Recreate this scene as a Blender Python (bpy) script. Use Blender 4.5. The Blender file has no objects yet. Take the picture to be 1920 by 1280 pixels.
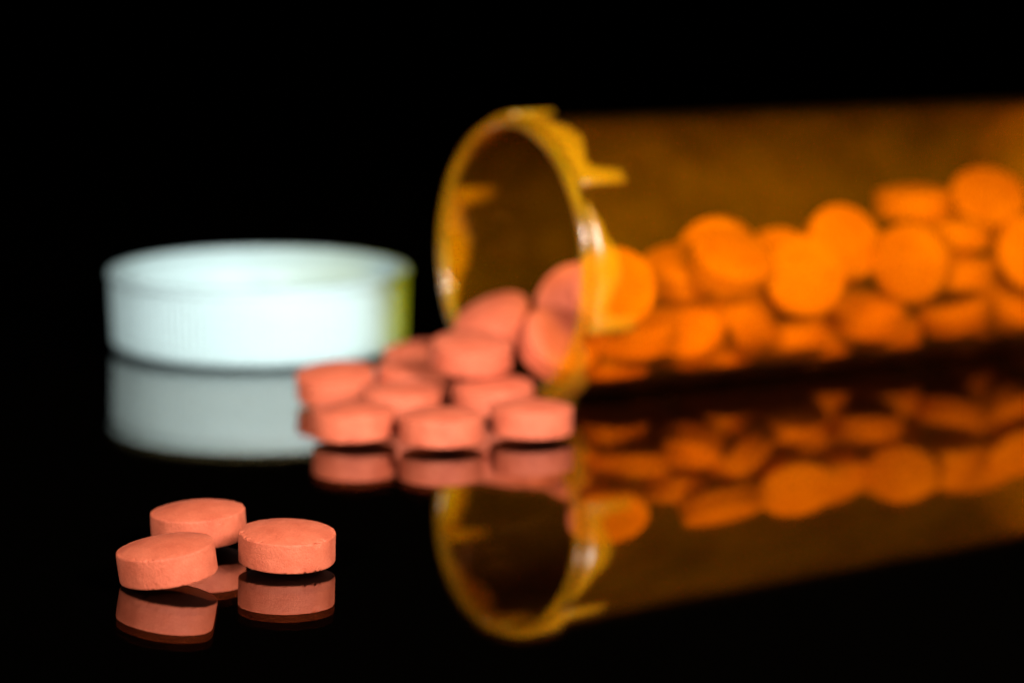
import bpy, bmesh, math, random
from mathutils import Vector, Matrix, Quaternion, noise

# ------------------------------------------------------------------ scene, camera, light
S = 0.001                                   # all lengths below are in millimetres
scene = bpy.context.scene
scene.render.engine = 'CYCLES'
scene.cycles.use_denoising = True
scene.cycles.max_bounces = 10
scene.cycles.diffuse_bounces = 3
scene.cycles.glossy_bounces = 5
scene.cycles.transmission_bounces = 12
scene.cycles.transparent_max_bounces = 64
scene.cycles.sample_clamp_indirect = 4.0
scene.cycles.caustics_reflective = False
scene.view_settings.view_transform = 'Standard'
scene.view_settings.look = 'None'
scene.view_settings.exposure = 0.0
scene.view_settings.gamma = 1.0

cam_data = bpy.data.cameras.new('camera')
cam = bpy.data.objects.new('camera', cam_data)
scene.collection.objects.link(cam)
cam.location = (0, 0, 83.842 * S)
cam.rotation_euler = (math.pi / 2 - 0.165, 0, 0)
cam_data.sensor_width = 36.0
cam_data.lens = 131.25
cam_data.clip_start = 0.005
cam_data.clip_end = 20.0
cam_data.dof.use_dof = True
cam_data.dof.focus_distance = 373.0 * S
cam_data.dof.aperture_fstop = 17.5
cam_data.dof.aperture_blades = 0
scene.camera = cam

world = bpy.data.worlds.new('World')
scene.world = world
world.use_nodes = True
world.node_tree.nodes['Background'].inputs['Color'].default_value = (0, 0, 0, 1)
world.node_tree.nodes['Background'].inputs['Strength'].default_value = 0.0


def area_lamp(name, loc, target, sx, sy, power, color=(1, 1, 1), spread=180):
    d = bpy.data.lights.new(name, 'AREA')
    d.shape = 'RECTANGLE'
    d.size, d.size_y = sx * S, sy * S
    d.energy = power
    d.color = color
    d.spread = math.radians(spread)
    o = bpy.data.objects.new(name, d)
    scene.collection.objects.link(o)
    o.location = Vector(loc) * S
    o.rotation_euler = (Vector(target) - Vector(loc)).to_track_quat('-Z', 'Y').to_euler()
    return o


# two softboxes low in front of the set, left and right of the lens
area_lamp('right_softbox', (124, 212, 132), (12, 460, 8), 90, 70, 0.455, (1.0, 0.985, 0.96), 100)
area_lamp('front_softbox', (-130, 65, 158), (12, 505, 15), 90, 70, 0.084, (1.0, 0.985, 0.97), 30)

# ------------------------------------------------------------------ materials
def new_mat(name):
    m = bpy.data.materials.new(name)
    m.use_nodes = True
    nt = m.node_tree
    nt.nodes.clear()
    out = nt.nodes.new('ShaderNodeOutputMaterial')
    return m, nt, out


def node(nt, kind, **inp):
    n = nt.nodes.new(kind)
    for k, v in inp.items():
        n.inputs[k.replace('_', ' ')].default_value = v
    return n


def pill_material():
    m, nt, out = new_mat('coral_tablet')
    L = nt.links.new
    tc = nt.nodes.new('ShaderNodeTexCoord')
    info = nt.nodes.new('ShaderNodeObjectInfo')
    b = node(nt, 'ShaderNodeBsdfPrincipled', Roughness=0.62)
    b.inputs['Specular IOR Level'].default_value = 0.32
    n1 = node(nt, 'ShaderNodeTexNoise', Scale=1400.0, Detail=5.0, Roughness=0.62)
    n2 = node(nt, 'ShaderNodeTexNoise', Scale=5200.0, Detail=4.0, Roughness=0.6)
    n3 = node(nt, 'ShaderNodeTexNoise', Scale=420.0, Detail=3.0)
    for n in (n1, n2, n3):
        L(tc.outputs['Object'], n.inputs['Vector'])
    ramp = nt.nodes.new('ShaderNodeValToRGB')
    ramp.color_ramp.elements[0].position = 0.36
    ramp.color_ramp.elements[0].color = (0.51, 0.089, 0.037, 1)
    ramp.color_ramp.elements[1].position = 0.64
    ramp.color_ramp.elements[1].color = (0.66, 0.140, 0.063, 1)
    add = nt.nodes.new('ShaderNodeMath'); add.operation = 'MULTIPLY_ADD'
    L(n2.outputs['Fac'], add.inputs[0]); add.inputs[1].default_value = 0.45
    mix3 = nt.nodes.new('ShaderNodeMath'); mix3.operation = 'MULTIPLY'
    L(n3.outputs['Fac'], mix3.inputs[0]); mix3.inputs[1].default_value = 0.55
    L(mix3.outputs[0], add.inputs[2])
    L(add.outputs[0], ramp.inputs['Fac'])
    hsv = nt.nodes.new('ShaderNodeHueSaturation')
    val = nt.nodes.new('ShaderNodeMapRange')
    val.inputs['To Min'].default_value = 0.93; val.inputs['To Max'].default_value = 1.06
    L(info.outputs['Random'], val.inputs['Value'])
    L(val.outputs[0], hsv.inputs['Value'])
    L(ramp.outputs['Color'], hsv.inputs['Color'])
    L(hsv.outputs['Color'], b.inputs['Base Color'])
    bump = node(nt, 'ShaderNodeBump', Strength=0.8, Distance=0.09 * S)
    bump2 = node(nt, 'ShaderNodeBump', Strength=0.6, Distance=0.14 * S)
    L(n2.outputs['Fac'], bump.inputs['Height'])
    L(n1.outputs['Fac'], bump2.inputs['Height'])
    L(bump2.outputs['Normal'], bump.inputs['Normal'])
    L(bump.outputs['Normal'], b.inputs['Normal'])
    L(b.outputs[0], out.inputs['Surface'])
    return m


def amber_material(name, haze, rough, green=0.36):
    """thin clear amber plastic: coloured by the path length inside the wall, a little cloudy"""
    m, nt, out = new_mat(name)
    L = nt.links.new
    tr = node(nt, 'ShaderNodeBsdfTransparent', Color=(1, 1, 1, 1))
    df = node(nt, 'ShaderNodeBsdfDiffuse', Color=(0.95, green, 0.005, 1))
    tl = node(nt, 'ShaderNodeBsdfTranslucent', Color=(0.95, green * 0.9, 0.005, 1))
    gl = node(nt, 'ShaderNodeBsdfGlossy', Color=(1, 1, 1, 1), Roughness=rough)
    fr = node(nt, 'ShaderNodeFresnel', IOR=1.45)
    geo = nt.nodes.new('ShaderNodeNewGeometry')
    front = nt.nodes.new('ShaderNodeMath'); front.operation = 'SUBTRACT'; front.inputs[0].default_value = 1.0
    L(geo.outputs['Backfacing'], front.inputs[1])
    frm = nt.nodes.new('ShaderNodeMath'); frm.operation = 'MULTIPLY'
    L(fr.outputs[0], frm.inputs[0]); L(front.outputs[0], frm.inputs[1])
    m1 = node(nt, 'ShaderNodeMixShader', Fac=0.5)
    L(df.outputs[0], m1.inputs[1]); L(tl.outputs[0], m1.inputs[2])
    tc = nt.nodes.new('ShaderNodeTexCoord')
    nz = node(nt, 'ShaderNodeTexNoise', Scale=160.0, Detail=3.0)
    L(tc.outputs['Object'], nz.inputs['Vector'])
    mr = nt.nodes.new('ShaderNodeMapRange')
    mr.inputs['From Min'].default_value = 0.3; mr.inputs['From Max'].default_value = 0.7
    mr.inputs['To Min'].default_value = haze * 0.7; mr.inputs['To Max'].default_value = haze * 1.3
    L(nz.outputs['Fac'], mr.inputs['Value'])
    m2 = nt.nodes.new('ShaderNodeMixShader')
    L(mr.outputs[0], m2.inputs['Fac']); L(tr.outputs[0], m2.inputs[1]); L(m1.outputs[0], m2.inputs[2])
    m3 = nt.nodes.new('ShaderNodeMixShader')
    L(frm.outputs[0], m3.inputs['Fac']); L(m2.outputs[0], m3.inputs[1]); L(gl.outputs[0], m3.inputs[2])
    L(m3.outputs[0], out.inputs['Surface'])
    va = node(nt, 'ShaderNodeVolumeAbsorption', Color=(0.995, 0.957, 0.0, 1), Density=2300.0)
    L(va.outputs[0], out.inputs['Volume'])
    return m


def cap_material():
    m, nt, out = new_mat('white_cap_plastic')
    L = nt.links.new
    b = node(nt, 'ShaderNodeBsdfPrincipled', Roughness=0.42)
    b.inputs['Specular IOR Level'].default_value = 0.4
    tc = nt.nodes.new('ShaderNodeTexCoord')
    nz = node(nt, 'ShaderNodeTexNoise', Scale=90.0, Detail=4.0)
    L(tc.outputs['Object'], nz.inputs['Vector'])
    ramp = nt.nodes.new('ShaderNodeValToRGB')
    ramp.color_ramp.elements[0].color = (0.435, 0.575, 0.577, 1)
    ramp.color_ramp.elements[1].color = (0.46, 0.605, 0.607, 1)
    L(nz.outputs['Fac'], ramp.inputs['Fac'])
    L(ramp.outputs['Color'], b.inputs['Base Color'])
    L(b.outputs[0], out.inputs['Surface'])
    return m


def sheet_material():
    """polished clear sheet over black: a strong first-surface mirror image"""
    m, nt, out = new_mat('polished_clear_sheet')
    L = nt.links.new
    tr = node(nt, 'ShaderNodeBsdfTransparent', Color=(0.95, 0.80, 0.62, 1))
    gl = node(nt, 'ShaderNodeBsdfGlossy', Color=(1, 1, 1, 1), Roughness=0.0)
    tc = nt.nodes.new('ShaderNodeTexCoord')
    nz = node(nt, 'ShaderNodeTexNoise', Scale=60.0, Detail=3.0)
    L(tc.outputs['Object'], nz.inputs['Vector'])
    mr = nt.nodes.new('ShaderNodeMapRange')
    mr.inputs['To Min'].default_value = 0.40; mr.inputs['To Max'].default_value = 0.43
    L(nz.outputs['Fac'], mr.inputs['Value'])
    mx = nt.nodes.new('ShaderNodeMixShader')
    L(mr.outputs[0], mx.inputs['Fac']); L(tr.outputs[0], mx.inputs[1]); L(gl.outputs[0], mx.inputs[2])
    L(mx.outputs[0], out.inputs['Surface'])
    return m


def backing_material():
    m, nt, out = new_mat('black_backing')
    L = nt.links.new
    df = node(nt, 'ShaderNodeBsdfDiffuse', Color=(0.0015, 0.0015, 0.0015, 1))
    gl = node(nt, 'ShaderNodeBsdfGlossy', Color=(1.0, 0.85, 0.6, 1), Roughness=0.0)
    mx = node(nt, 'ShaderNodeMixShader', Fac=0.15)
    L(df.outputs[0], mx.inputs[1]); L(gl.outputs[0], mx.inputs[2])
    L(mx.outputs[0], out.inputs['Surface'])
    return m


M_PILL = pill_material()
M_AMBER = amber_material('amber_clear_plastic', 0.04, 0.06)
M_AMBER_THICK = amber_material('amber_moulded_plastic', 0.34, 0.2, 0.47)
M_AMBER_RIM = amber_material('amber_rim_plastic', 0.19, 0.16, 0.47)
M_AMBER_BASE = amber_material('amber_base_plastic', 0.32, 0.10)
M_CAP = cap_material()
M_SHEET = sheet_material()
M_BACK = backing_material()

# ------------------------------------------------------------------ helpers
COL = scene.collection


def link(name, mesh, mat, parent=None, smooth=True):
    if mat and not mesh.materials:
        mesh.materials.append(mat)
    if smooth:
        for p in mesh.polygons:
            p.use_smooth = True
    o = bpy.data.objects.new(name, mesh)
    COL.objects.link(o)
    if parent:
        o.parent = parent
    return o


def tag(o, label=None, category=None, group=None, kind=None):
    if label: o['label'] = label
    if category: o['category'] = category
    if group: o['group'] = group
    if kind: o['kind'] = kind


def lathe(name, profile, seg, closed=True, wobble=None):
    """revolve (r, z) points about Z; closed profile = solid of revolution, mm in, metres out"""
    vs, fs = [], []
    n = len(profile)
    for k in range(seg):
        a = 2 * math.pi * k / seg
        for i, (r, z) in enumerate(profile):
            rr = r if wobble is None else wobble(r, z, a, i)
            vs.append((rr * math.cos(a) * S, rr * math.sin(a) * S, z * S))
    m = n if closed else n - 1
    for k in range(seg):
        k2 = (k + 1) % seg
        for i in range(m):
            j = (i + 1) % n
            fs.append((k * n + i, k2 * n + i, k2 * n + j, k * n + j))
    me = bpy.data.meshes.new(name)
    me.from_pydata(vs, [], fs)
    bm = bmesh.new(); bm.from_mesh(me)
    bmesh.ops.remove_doubles(bm, verts=bm.verts, dist=1e-7)
    bmesh.ops.recalc_face_normals(bm, faces=bm.faces)
    bm.to_mesh(me); bm.free()
    return me


# ------------------------------------------------------------------ the bottle's frame
TH = 0.546
AX = Vector((math.cos(TH), math.sin(TH), 0))            # mouth -> base
NV = Vector((math.sin(TH), -math.cos(TH), 0))           # towards the viewer
R_OUT, R_IN, LEN, DRAFT = 17.53, 16.45, 84.0, 0.0078    # the wall narrows a little towards the base
MOUTH = Vector((-0.528, 456.125, R_OUT + 0.55))


def bow(x, y):
    """the thin sheet sags gently towards its front edge"""
    d = Vector((x, y, 0)) - Vector((MOUTH.x, MOUTH.y, 0))
    k = 0.00125 + 5.5e-6 * min(max(d.dot(AX), -150.0), 150.0)
    s = max(d.dot(NV) - 30.0, 0.0)
    s1 = min(s, 100.0)
    return -0.5 * k * s1 * s1 - k * 100.0 * max(s - 100.0, 0.0)


# ------------------------------------------------------------------ the table surface
def sheet_mesh(name, dz):
    vs, fs = [], []
    us = [-900 + 25 * i for i in range(73)]                                   # along the bottle
    ws = [-1500, -900, -400, -150, -60, -25, 0, 15, 25] + [25 + 2.0 * i for i in range(1, 54)] + [140, 160, 190]
    for w in ws:
        for u in us:
            p = MOUTH + AX * u + NV * w
            vs.append((p.x * S, p.y * S, (bow(p.x, p.y) + dz) * S))
    n = len(us)
    for j in range(len(ws) - 1):
        for i in range(n - 1):
            fs.append((j * n + i, (j + 1) * n + i, (j + 1) * n + i + 1, j * n + i + 1))
    me = bpy.data.meshes.new(name)
    me.from_pydata(vs, [], fs)
    me.update()
    if me.polygons[0].normal.z < 0:
        me.flip_normals()
    return me


backing = link('table_backing', sheet_mesh('table_backing', -0.42), M_BACK)
tag(backing, 'black backing under the glossy sheet', kind='structure')
table = link('table_surface', sheet_mesh('table_surface', 0.0), M_SHEET)
tag(table, 'glossy black mirror-like table surface', kind='structure')

# ------------------------------------------------------------------ white cap, open side up
CAPX, CAPY = -34.2, 499.3
K = 20.4 / 22.7                              # cap drawn at 45 mm, scaled to its true 40 mm
cap = bpy.data.objects.new('bottle_cap', None)
COL.objects.link(cap)
cap.location = Vector((CAPX, CAPY, 0)) * S
cap.scale = (K, K, K)
tag(cap, 'white ribbed plastic cap lying open side up behind the spilled pills', 'cap')


def rib(r, z, a, i):
    if 1.2 < z < 10.4 and r > 21.5:
        return r + 0.13 * math.cos(a * 118)
    return r


skirt_prof = [(20.9, 0.35), (21.5, 0.55), (21.85, 1.0), (21.95, 1.5), (22.0, 3.5), (22.1, 6.5), (22.2, 9.5), (22.22, 10.5),
              (22.2, 10.7), (20.85, 10.7), (20.8, 6.0), (20.75, 2.4)]
link('skirt', lathe('skirt', skirt_prof, 944, True, rib), M_CAP, cap)
lip_prof = [(20.7, 10.72), (22.35, 10.72), (22.6, 10.85), (22.7, 11.1), (22.7, 11.6), (22.55, 11.88), (22.3, 12.0),
            (21.2, 12.0), (20.9, 11.85), (20.75, 11.6)]
link('lip', lathe('lip', lip_prof, 160), M_CAP, cap)
crown_prof = [(0, 0.25), (19.0, 0.25), (20.2, 0.02), (20.85, 0.3), (20.7, 2.38), (0, 2.2)]
link('crown', lathe('crown', crown_prof, 128, False), M_CAP, cap)
seal_prof = [(16.0, 2.3), (16.0, 4.0), (15.7, 4.3), (15.2, 4.3), (14.9, 4.0), (14.8, 2.3)]
link('seal_ring', lathe('seal_ring', seal_prof, 128, False), M_CAP, cap)


def arc_block(name, r0, r1, z0f, z1f, a0, a1, n):
    """a block that follows a circle; z0f/z1f give its two edges at t in 0..1 (rounded cross-section)"""
    vs, fs = [], []
    for k in range(n + 1):
        t = k / n
        a = a0 + (a1 - a0) * t
        z0, z1 = z0f(t), z1f(t)
        b = min(0.3, abs(z1 - z0) * 0.3) * (1 if z1 > z0 else -1)
        e = (r1 - r0) * 0.35
        sec = [(r0, z0), (r1 - e, z0), (r1, z0 + b), (r1, z1 - b), (r1 - e, z1), (r0, z1)]
        for r, z in sec:
            vs.append((r * math.cos(a) * S, r * math.sin(a) * S, z * S))
    for k in range(n):
        for i in range(6):
            j = (i + 1) % 6
            fs.append((k * 6 + i, k * 6 + j, (k + 1) * 6 + j, (k + 1) * 6 + i))
    fs.append(tuple(range(6)))
    fs.append(tuple(n * 6 + i for i in range(5, -1, -1)))
    me = bpy.data.meshes.new(name)
    me.from_pydata(vs, [], fs)
    bm = bmesh.new(); bm.from_mesh(me)
    bmesh.ops.recalc_face_normals(bm, faces=bm.faces)
    bm.to_mesh(me); bm.free()
    return me


cap_lug_mesh = arc_block('cap_lug', 20.7, 19.3, lambda t: 4.2 + 1.0 * t, lambda t: 5.8 + 0.8 * t, math.radians(-13), math.radians(13), 14)
for k in range(6):
    lg = link('lug', cap_lug_mesh, M_CAP, cap)
    lg.rotation_euler = (0, 0, math.radians(20 + 60 * k))

# ------------------------------------------------------------------ amber bottle lying on its side
bottle = bpy.data.objects.new('pill_bottle', None)
COL.objects.link(bottle)
# local x: towards viewer (phi = 0), local y: up (phi = 90), local z: along the axis into the bottle
axis = (AX * LEN + Vector((0, 0, -0.55 - DRAFT * LEN))).normalized()
upv = (Vector((0, 0, 1)) - axis * axis.z).normalized()
side = upv.cross(axis)
rot = Matrix((side, upv, axis)).transposed().to_4x4()
bottle.matrix_world = Matrix.Translation(MOUTH * S) @ rot
tag(bottle, 'open amber plastic pill bottle lying on its side with pills inside', 'bottle')

def ro(z): return R_OUT - DRAFT * z
def ri(z): return R_IN - DRAFT * z


body_prof = [(R_OUT, 1.3), (R_OUT, 1.36), (ro(1.7), 1.7), (ro(40), 40), (ro(LEN - 5), LEN - 5.0), (ro(LEN - 2), LEN - 2.0), (ro(LEN) - 0.25, LEN - 0.7),
             (ro(LEN) - 0.95, LEN), (ri(LEN), LEN), (ri(LEN), LEN - 0.2), (ri(LEN - 2), LEN - 2.0), (ri(40), 40), (ri(1.7), 1.7), (R_IN, 1.36), (R_IN, 1.3)]
link('body', lathe('body', body_prof, 192), M_AMBER, bottle)
rb = ri(LEN) - 0.03
base_prof = [(0, LEN - 1.6), (rb, LEN - 1.6), (rb, LEN - 0.4), (12.5, LEN - 0.4), (11.8, LEN - 0.9), (0, LEN - 0.9)]
link('base', lathe('base', base_prof, 128, False), M_AMBER_BASE, bottle)
rim_prof = [(R_IN, 1.28), (R_IN - 0.05, 0.5), (R_IN + 0.12, 0.12), (R_IN + 0.4, 0.0), (R_OUT - 0.3, 0.0), (R_OUT + 0.0, 0.15),
            (R_OUT + 0.12, 0.45), (R_OUT + 0.12, 1.0), (R_OUT + 0.02, 1.28)]
link('rim', lathe('rim', rim_prof, 192), M_AMBER_RIM, bottle)


def lug_outer(t):
    pts = [(0.0, 7.9), (0.105, 7.9), (0.145, 4.1), (0.20, 3.6), (0.34, 4.4), (0.46, 5.2), (0.58, 4.9), (0.80, 3.0), (1.0, 1.7)]
    for (t0, w0), (t1, w1) in zip(pts, pts[1:]):
        if t <= t1:
            u = (t - t0) / (t1 - t0); u = u * u * (3 - 2 * u)
            return w0 + (w1 - w0) * u
    return pts[-1][1]


lug_mesh = arc_block('bottle_lug', R_OUT + 0.02, R_OUT + 0.75, lambda t: 1.33, lug_outer, 0.0, math.radians(-52), 60)
for k in range(6):
    lg = link('lug', lug_mesh, M_AMBER_THICK, bottle)
    lg.rotation_euler = (0, 0, math.radians(143 - 60 * k))

# ------------------------------------------------------------------ pills
def pill_mesh(name, seg, seed, chips, grow=1.0):
    hb, dome = 1.40, 0.76
    prof = [(0, hb + dome)]
    for r in (0.7, 1.4, 2.1, 2.8, 3.4, 3.9, 4.25, 4.48):
        prof.append((r, hb + 0.04 + (dome - 0.04) * (1 - (r / 4.6) ** 2)))
    prof += [(4.60, hb + 0.045), (4.68, hb + 0.02), (4.735, hb - 0.05), (4.75, hb - 0.14)]
    half = list(prof)
    for z in (0.8, 0.4, 0.0):
        half.append((4.75, z))
    full = half + [(r, -z) for r, z in reversed(half[:-1])]
    rnd = Vector((seed * 7.13, seed * 3.7, seed * 1.9))

    vs, fs = [], []
    n = len(full)
    for k in range(seg):
        a = 2 * math.pi * k / seg
        for i, (r, z) in enumerate(full):
            p = Vector((r * math.cos(a), r * math.sin(a), z))
            edge = math.exp(-((abs(z) - hb) / 0.16) ** 2) * (1 if r > 4.4 else 0)
            if chips:
                c = noise.noise(p * 2.6 + rnd)
                d = noise.noise(p * 0.55 + rnd * 1.3)
                f = noise.noise(p * 7.0 + rnd * 0.7)
                dent = edge * (max(0.0, c - 0.12) * 0.22 + max(0.0, f - 0.1) * 0.10) * (0.5 + max(0.0, d) * 2.2)
                p.x -= dent * math.cos(a); p.y -= dent * math.sin(a); p.z -= math.copysign(dent * 0.6, z)
                low = noise.noise(p * 0.8 + rnd) * 0.035
                p *= 1 + low / 4.75
            vs.append((p.x * S * grow, p.y * S * grow, p.z * S * (1 + (grow - 1) * 1.8)))
    for k in range(seg):
        k2 = (k + 1) % seg
        for i in range(n - 1):
            fs.append((k * n + i, k2 * n + i, k2 * n + i + 1, k * n + i + 1))
    me = bpy.data.meshes.new(name)
    me.from_pydata(vs, [], fs)
    bm = bmesh.new(); bm.from_mesh(me)
    bmesh.ops.remove_doubles(bm, verts=bm.verts, dist=1e-8)
    bmesh.ops.recalc_face_normals(bm, faces=bm.faces)
    bm.to_mesh(me); bm.free()
    me.materials.append(M_PILL)
    return me


FINE = [pill_mesh('pill_fine_%s' % c, 200, 1 + i, True, 1.03) for i, c in enumerate('abc')]
PLAIN = [pill_mesh('pill_plain_%s' % c, 96, 11 + i, True, 1.04) for i, c in enumerate('abcd')]
HEAP = [pill_mesh('pill_heap_%s' % c, 96, 21 + i, True, 1.07) for i, c in enumerate('abcd')]

# key, centre in mm, axis of the disc
PILLS = [
    ('fg_r', (-22.67, 367.57, 1.79), (0.035, -0.070, 0.997)),
    ('fg_b', (-32.30, 376.23, 2.12), (-0.052, -0.035, 0.998)),
    ('fg_l', (-34.08, 360.19, 1.93), (-0.121, -0.052, 0.991)),
    ('m_A', (-18.58, 431.79, 2.31), (-0.035, -0.000, 0.999)),
    ('m_B', (-8.22, 428.43, 2.31), (0.000, 0.000, 1.000)),
    ('m_C', (2.27, 433.83, 2.31), (0.017, 0.000, 1.000)),
    ('m_D', (-21.86, 456.64, 2.44), (-0.052, -0.154, 0.987)),
    ('m_J', (-13.57, 445.03, 2.31), (0.035, -0.017, 0.999)),
    ('m_H', (-2.28, 448.66, 2.33), (-0.018, -0.068, 0.998)),
    ('m_F2', (-12.01, 459.86, 2.37), (0.087, -0.052, 0.995)),
    ('m_F1', (-11.49, 471.89, 2.70), (-0.035, -0.104, 0.994)),
    ('m_G', (-4.88, 451.17, 7.18), (0.038, -0.151, 0.988)),
    ('m_K', (5.67, 455.22, 7.62), (0.414, -0.599, 0.685)),
    ('m_L', (-2.18, 460.44, 9.41), (-0.364, -0.320, 0.875)),
    ('m_M', (7.80, 463.93, 11.34), (-0.504, -0.719, 0.479)),
    ('i1', (36.70, 465.84, 14.59), (0.111, -0.960, 0.259)),
    ('i2', (42.54, 478.49, 16.77), (0.329, -0.806, 0.492)),
    ('i3', (51.68, 475.54, 15.06), (-0.452, -0.892, 0.032)),
    ('i4', (57.59, 480.25, 13.10), (0.079, -0.018, 0.997)),
    ('i5', (57.65, 485.53, 17.13), (0.009, 0.081, 0.997)),
    ('i6', (53.01, 490.49, 20.71), (-0.017, 0.017, 1.000)),
    ('i7', (63.19, 493.37, 20.37), (0.086, -0.633, 0.769)),
    ('i8', (68.14, 487.42, 14.18), (0.314, -0.879, 0.359)),
    ('i9', (57.89, 486.00, 8.23), (-0.233, -0.523, 0.820)),
    ('i10', (66.72, 491.17, 8.51), (0.525, -0.720, 0.453)),
    ('i11', (48.71, 485.23, 4.50), (-0.017, 0.045, 0.999)),
    ('i12', (46.07, 478.46, 7.84), (-0.006, -0.244, 0.970)),
    ('i14', (35.50, 472.80, 5.09), (-0.144, 0.292, 0.945)),
    ('i15', (29.81, 466.06, 9.61), (0.808, -0.249, 0.534)),
    ('i16', (21.93, 464.50, 7.93), (-0.162, -0.696, 0.699)),
    ('i17', (27.14, 461.59, 16.93), (0.244, -0.515, 0.822)),
    ('i18', (21.52, 466.45, 15.06), (-0.052, -0.324, 0.945)),
    ('i19', (12.40, 451.66, 14.93), (0.047, -0.933, 0.357)),
    ('i20', (15.06, 458.02, 8.58), (0.000, -0.193, 0.981)),
    ('i21', (16.72, 469.86, 7.17), (0.240, -0.838, 0.490)),
    ('i22', (33.55, 475.27, 14.49), (-0.368, -0.609, 0.703)),
    ('i23', (36.60, 479.16, 10.46), (0.286, -0.665, 0.690)),
    ('i25', (24.06, 475.83, 9.93), (0.158, -0.455, 0.876)),
    ('i27', (57.88, 485.99, 8.24), (-0.234, -0.522, 0.820)),
    ('i28', (26.29, 472.51, 16.13), (-0.320, -0.945, 0.075)),
    ('i29', (39.63, 481.66, 4.45), (0.015, -0.070, 0.997)),
    ('i33', (26.05, 470.34, 4.37), (-0.085, 0.094, 0.992)),
    ('i34', (11.97, 461.86, 4.24), (-0.071, 0.077, 0.995)),
    ('h1', (6.98, 469.89, 6.72), (0.411, -0.413, 0.813)),
    ('h2', (19.32, 477.20, 6.67), (-0.274, 0.485, -0.831)),
    ('h3', (28.64, 479.74, 5.32), (-0.248, 0.272, -0.930)),
    ('h4', (35.05, 486.38, 8.86), (0.072, 0.203, -0.977)),
    ('h5', (41.80, 489.70, 9.58), (-0.970, -0.222, 0.101)),
    ('h6', (45.78, 492.57, 9.69), (-0.914, -0.394, 0.102)),
    ('h7', (55.93, 493.75, 14.03), (-0.658, 0.341, -0.671)),
    ('h8', (62.06, 501.02, 6.04), (0.142, -0.424, 0.894)),
    ('k0', (50.57, 493.81, 8.74), (-0.964, -0.053, 0.261)),
    ('k1', (56.40, 500.92, 10.79), (-0.222, -0.511, 0.830)),
    ('k2', (50.19, 484.98, 12.89), (0.730, -0.172, 0.661)),
    ('k3', (63.12, 494.55, 7.21), (0.382, -0.660, 0.647)),
    ('k4', (28.54, 484.37, 11.56), (-0.252, -0.211, 0.944)),
    ('k5', (19.32, 477.20, 6.68), (0.275, -0.484, 0.831)),
]

LABELS = {
    'fg_r': 'sharp coral tablet standing apart at the right of the three in front',
    'fg_b': 'sharp coral tablet at the back of the front trio, partly hidden',
    'fg_l': 'sharp coral tablet nearest the camera at left of the front trio, slightly tilted',
    'm_A': 'blurred coral tablet at the left end of the spilled pile\'s front row',
    'm_B': 'blurred coral tablet in the middle of the spilled pile\'s front row',
    'm_C': 'bright blurred coral tablet at the right end of the spilled pile\'s front row',
    'm_D': 'leftmost dim coral tablet of the spilled pile, in front of the cap',
    'm_J': 'coral tablet behind the gap between the left and middle front-row tablets',
    'm_H': 'coral tablet lying behind the right front-row tablet, under the bottle mouth',
    'm_F2': 'coral tablet in the second row of the pile, before the cap\'s right side',
    'm_F1': 'dim coral tablet at the back of the spilled pile beside the cap\'s right edge',
    'm_G': 'coral tablet lying raised on top of the pile just outside the bottle mouth',
    'm_K': 'coral tablet tipped on edge at the lower lip of the bottle mouth',
    'm_L': 'coral tablet leaning face up in the bottle mouth, above the raised flat one',
    'm_M': 'coral tablet half behind the rim, highest of those in the bottle mouth',
    'i1': 'large round tablet facing the viewer against the wall at the bottle\'s middle',
    'i2': 'round tablet above and right of the large face-on one in the bottle',
    'i3': 'tablet turned partly sideways right of the bottle\'s middle',
    'i4': 'tablet lying flat showing its edge, in the right part of the bottle',
    'i5': 'tablet lying flat below the topmost tablet at the right of the bottle',
    'i6': 'tablet lying flat at the heap\'s upper right, just left of the topmost one',
    'i11': 'tablet low on the bottle floor below the sideways-turned one',
    'i12': 'tablet lying below and right of the large face-on one',
    'i14': 'tablet flat on the bottle floor right under the large face-on one',
    'i22': 'sliver of a tablet between the tilted-top one and the large face-on one',
    'i28': 'tablet edge peeking above the tilted-top one at the heap crest',
    'i33': 'tablet on the bottle floor below the round low one in the left half',
    'i34': 'lowest tablet on the bottle floor just inside the mouth',
    'i18': 'tablet high in the heap, between the rim and the tilted-top one',
    'i7': 'topmost round tablet at the right end of the bottle',
    'i8': 'tablet cut by the right edge of the picture, upper one',
    'i9': 'tilted tablet low at the right end of the bottle',
    'i10': 'tablet near the right edge of the picture, lower one',
    'i15': 'tilted tablet on the bottle floor left of the large face-on one',
    'i16': 'round tablet facing the viewer low in the left half of the bottle',
    'i17': 'tablet lying with tilted top high in the left half of the bottle',
    'i19': 'round tablet facing the viewer right behind the bottle rim',
    'i20': 'tablet lying low right behind the rim, under the face-on one',
}
HEAP_LABEL = 'coral tablet half buried in the amber tinted heap inside the bottle'
HIDDEN = {'i27', 'h1', 'h2', 'h4', 'k1', 'k5', 'k0'}

rnd = random.Random(4)
for idx, (key, pos, nrm) in enumerate(PILLS):
    if key in HIDDEN:
        continue
    me = FINE[('fg_r', 'fg_b', 'fg_l').index(key)] if key.startswith('fg') else PLAIN[idx % 4] if key.startswith('m_') else HEAP[idx % 4]
    o = bpy.data.objects.new('pill', me)
    COL.objects.link(o)
    q = Vector((0, 0, 1)).rotation_difference(Vector(nrm))
    o.rotation_mode = 'QUATERNION'
    o.rotation_quaternion = q @ Quaternion((0, 0, 1), rnd.uniform(0, 2 * math.pi))
    o.location = Vector(pos) * S
    grp = ('sharp pills in front' if key.startswith('fg') else
           'pills spilled from the bottle' if key.startswith('m_') else 'pills heaped inside the bottle')
    tag(o, LABELS.get(key, HEAP_LABEL), 'pill', grp)
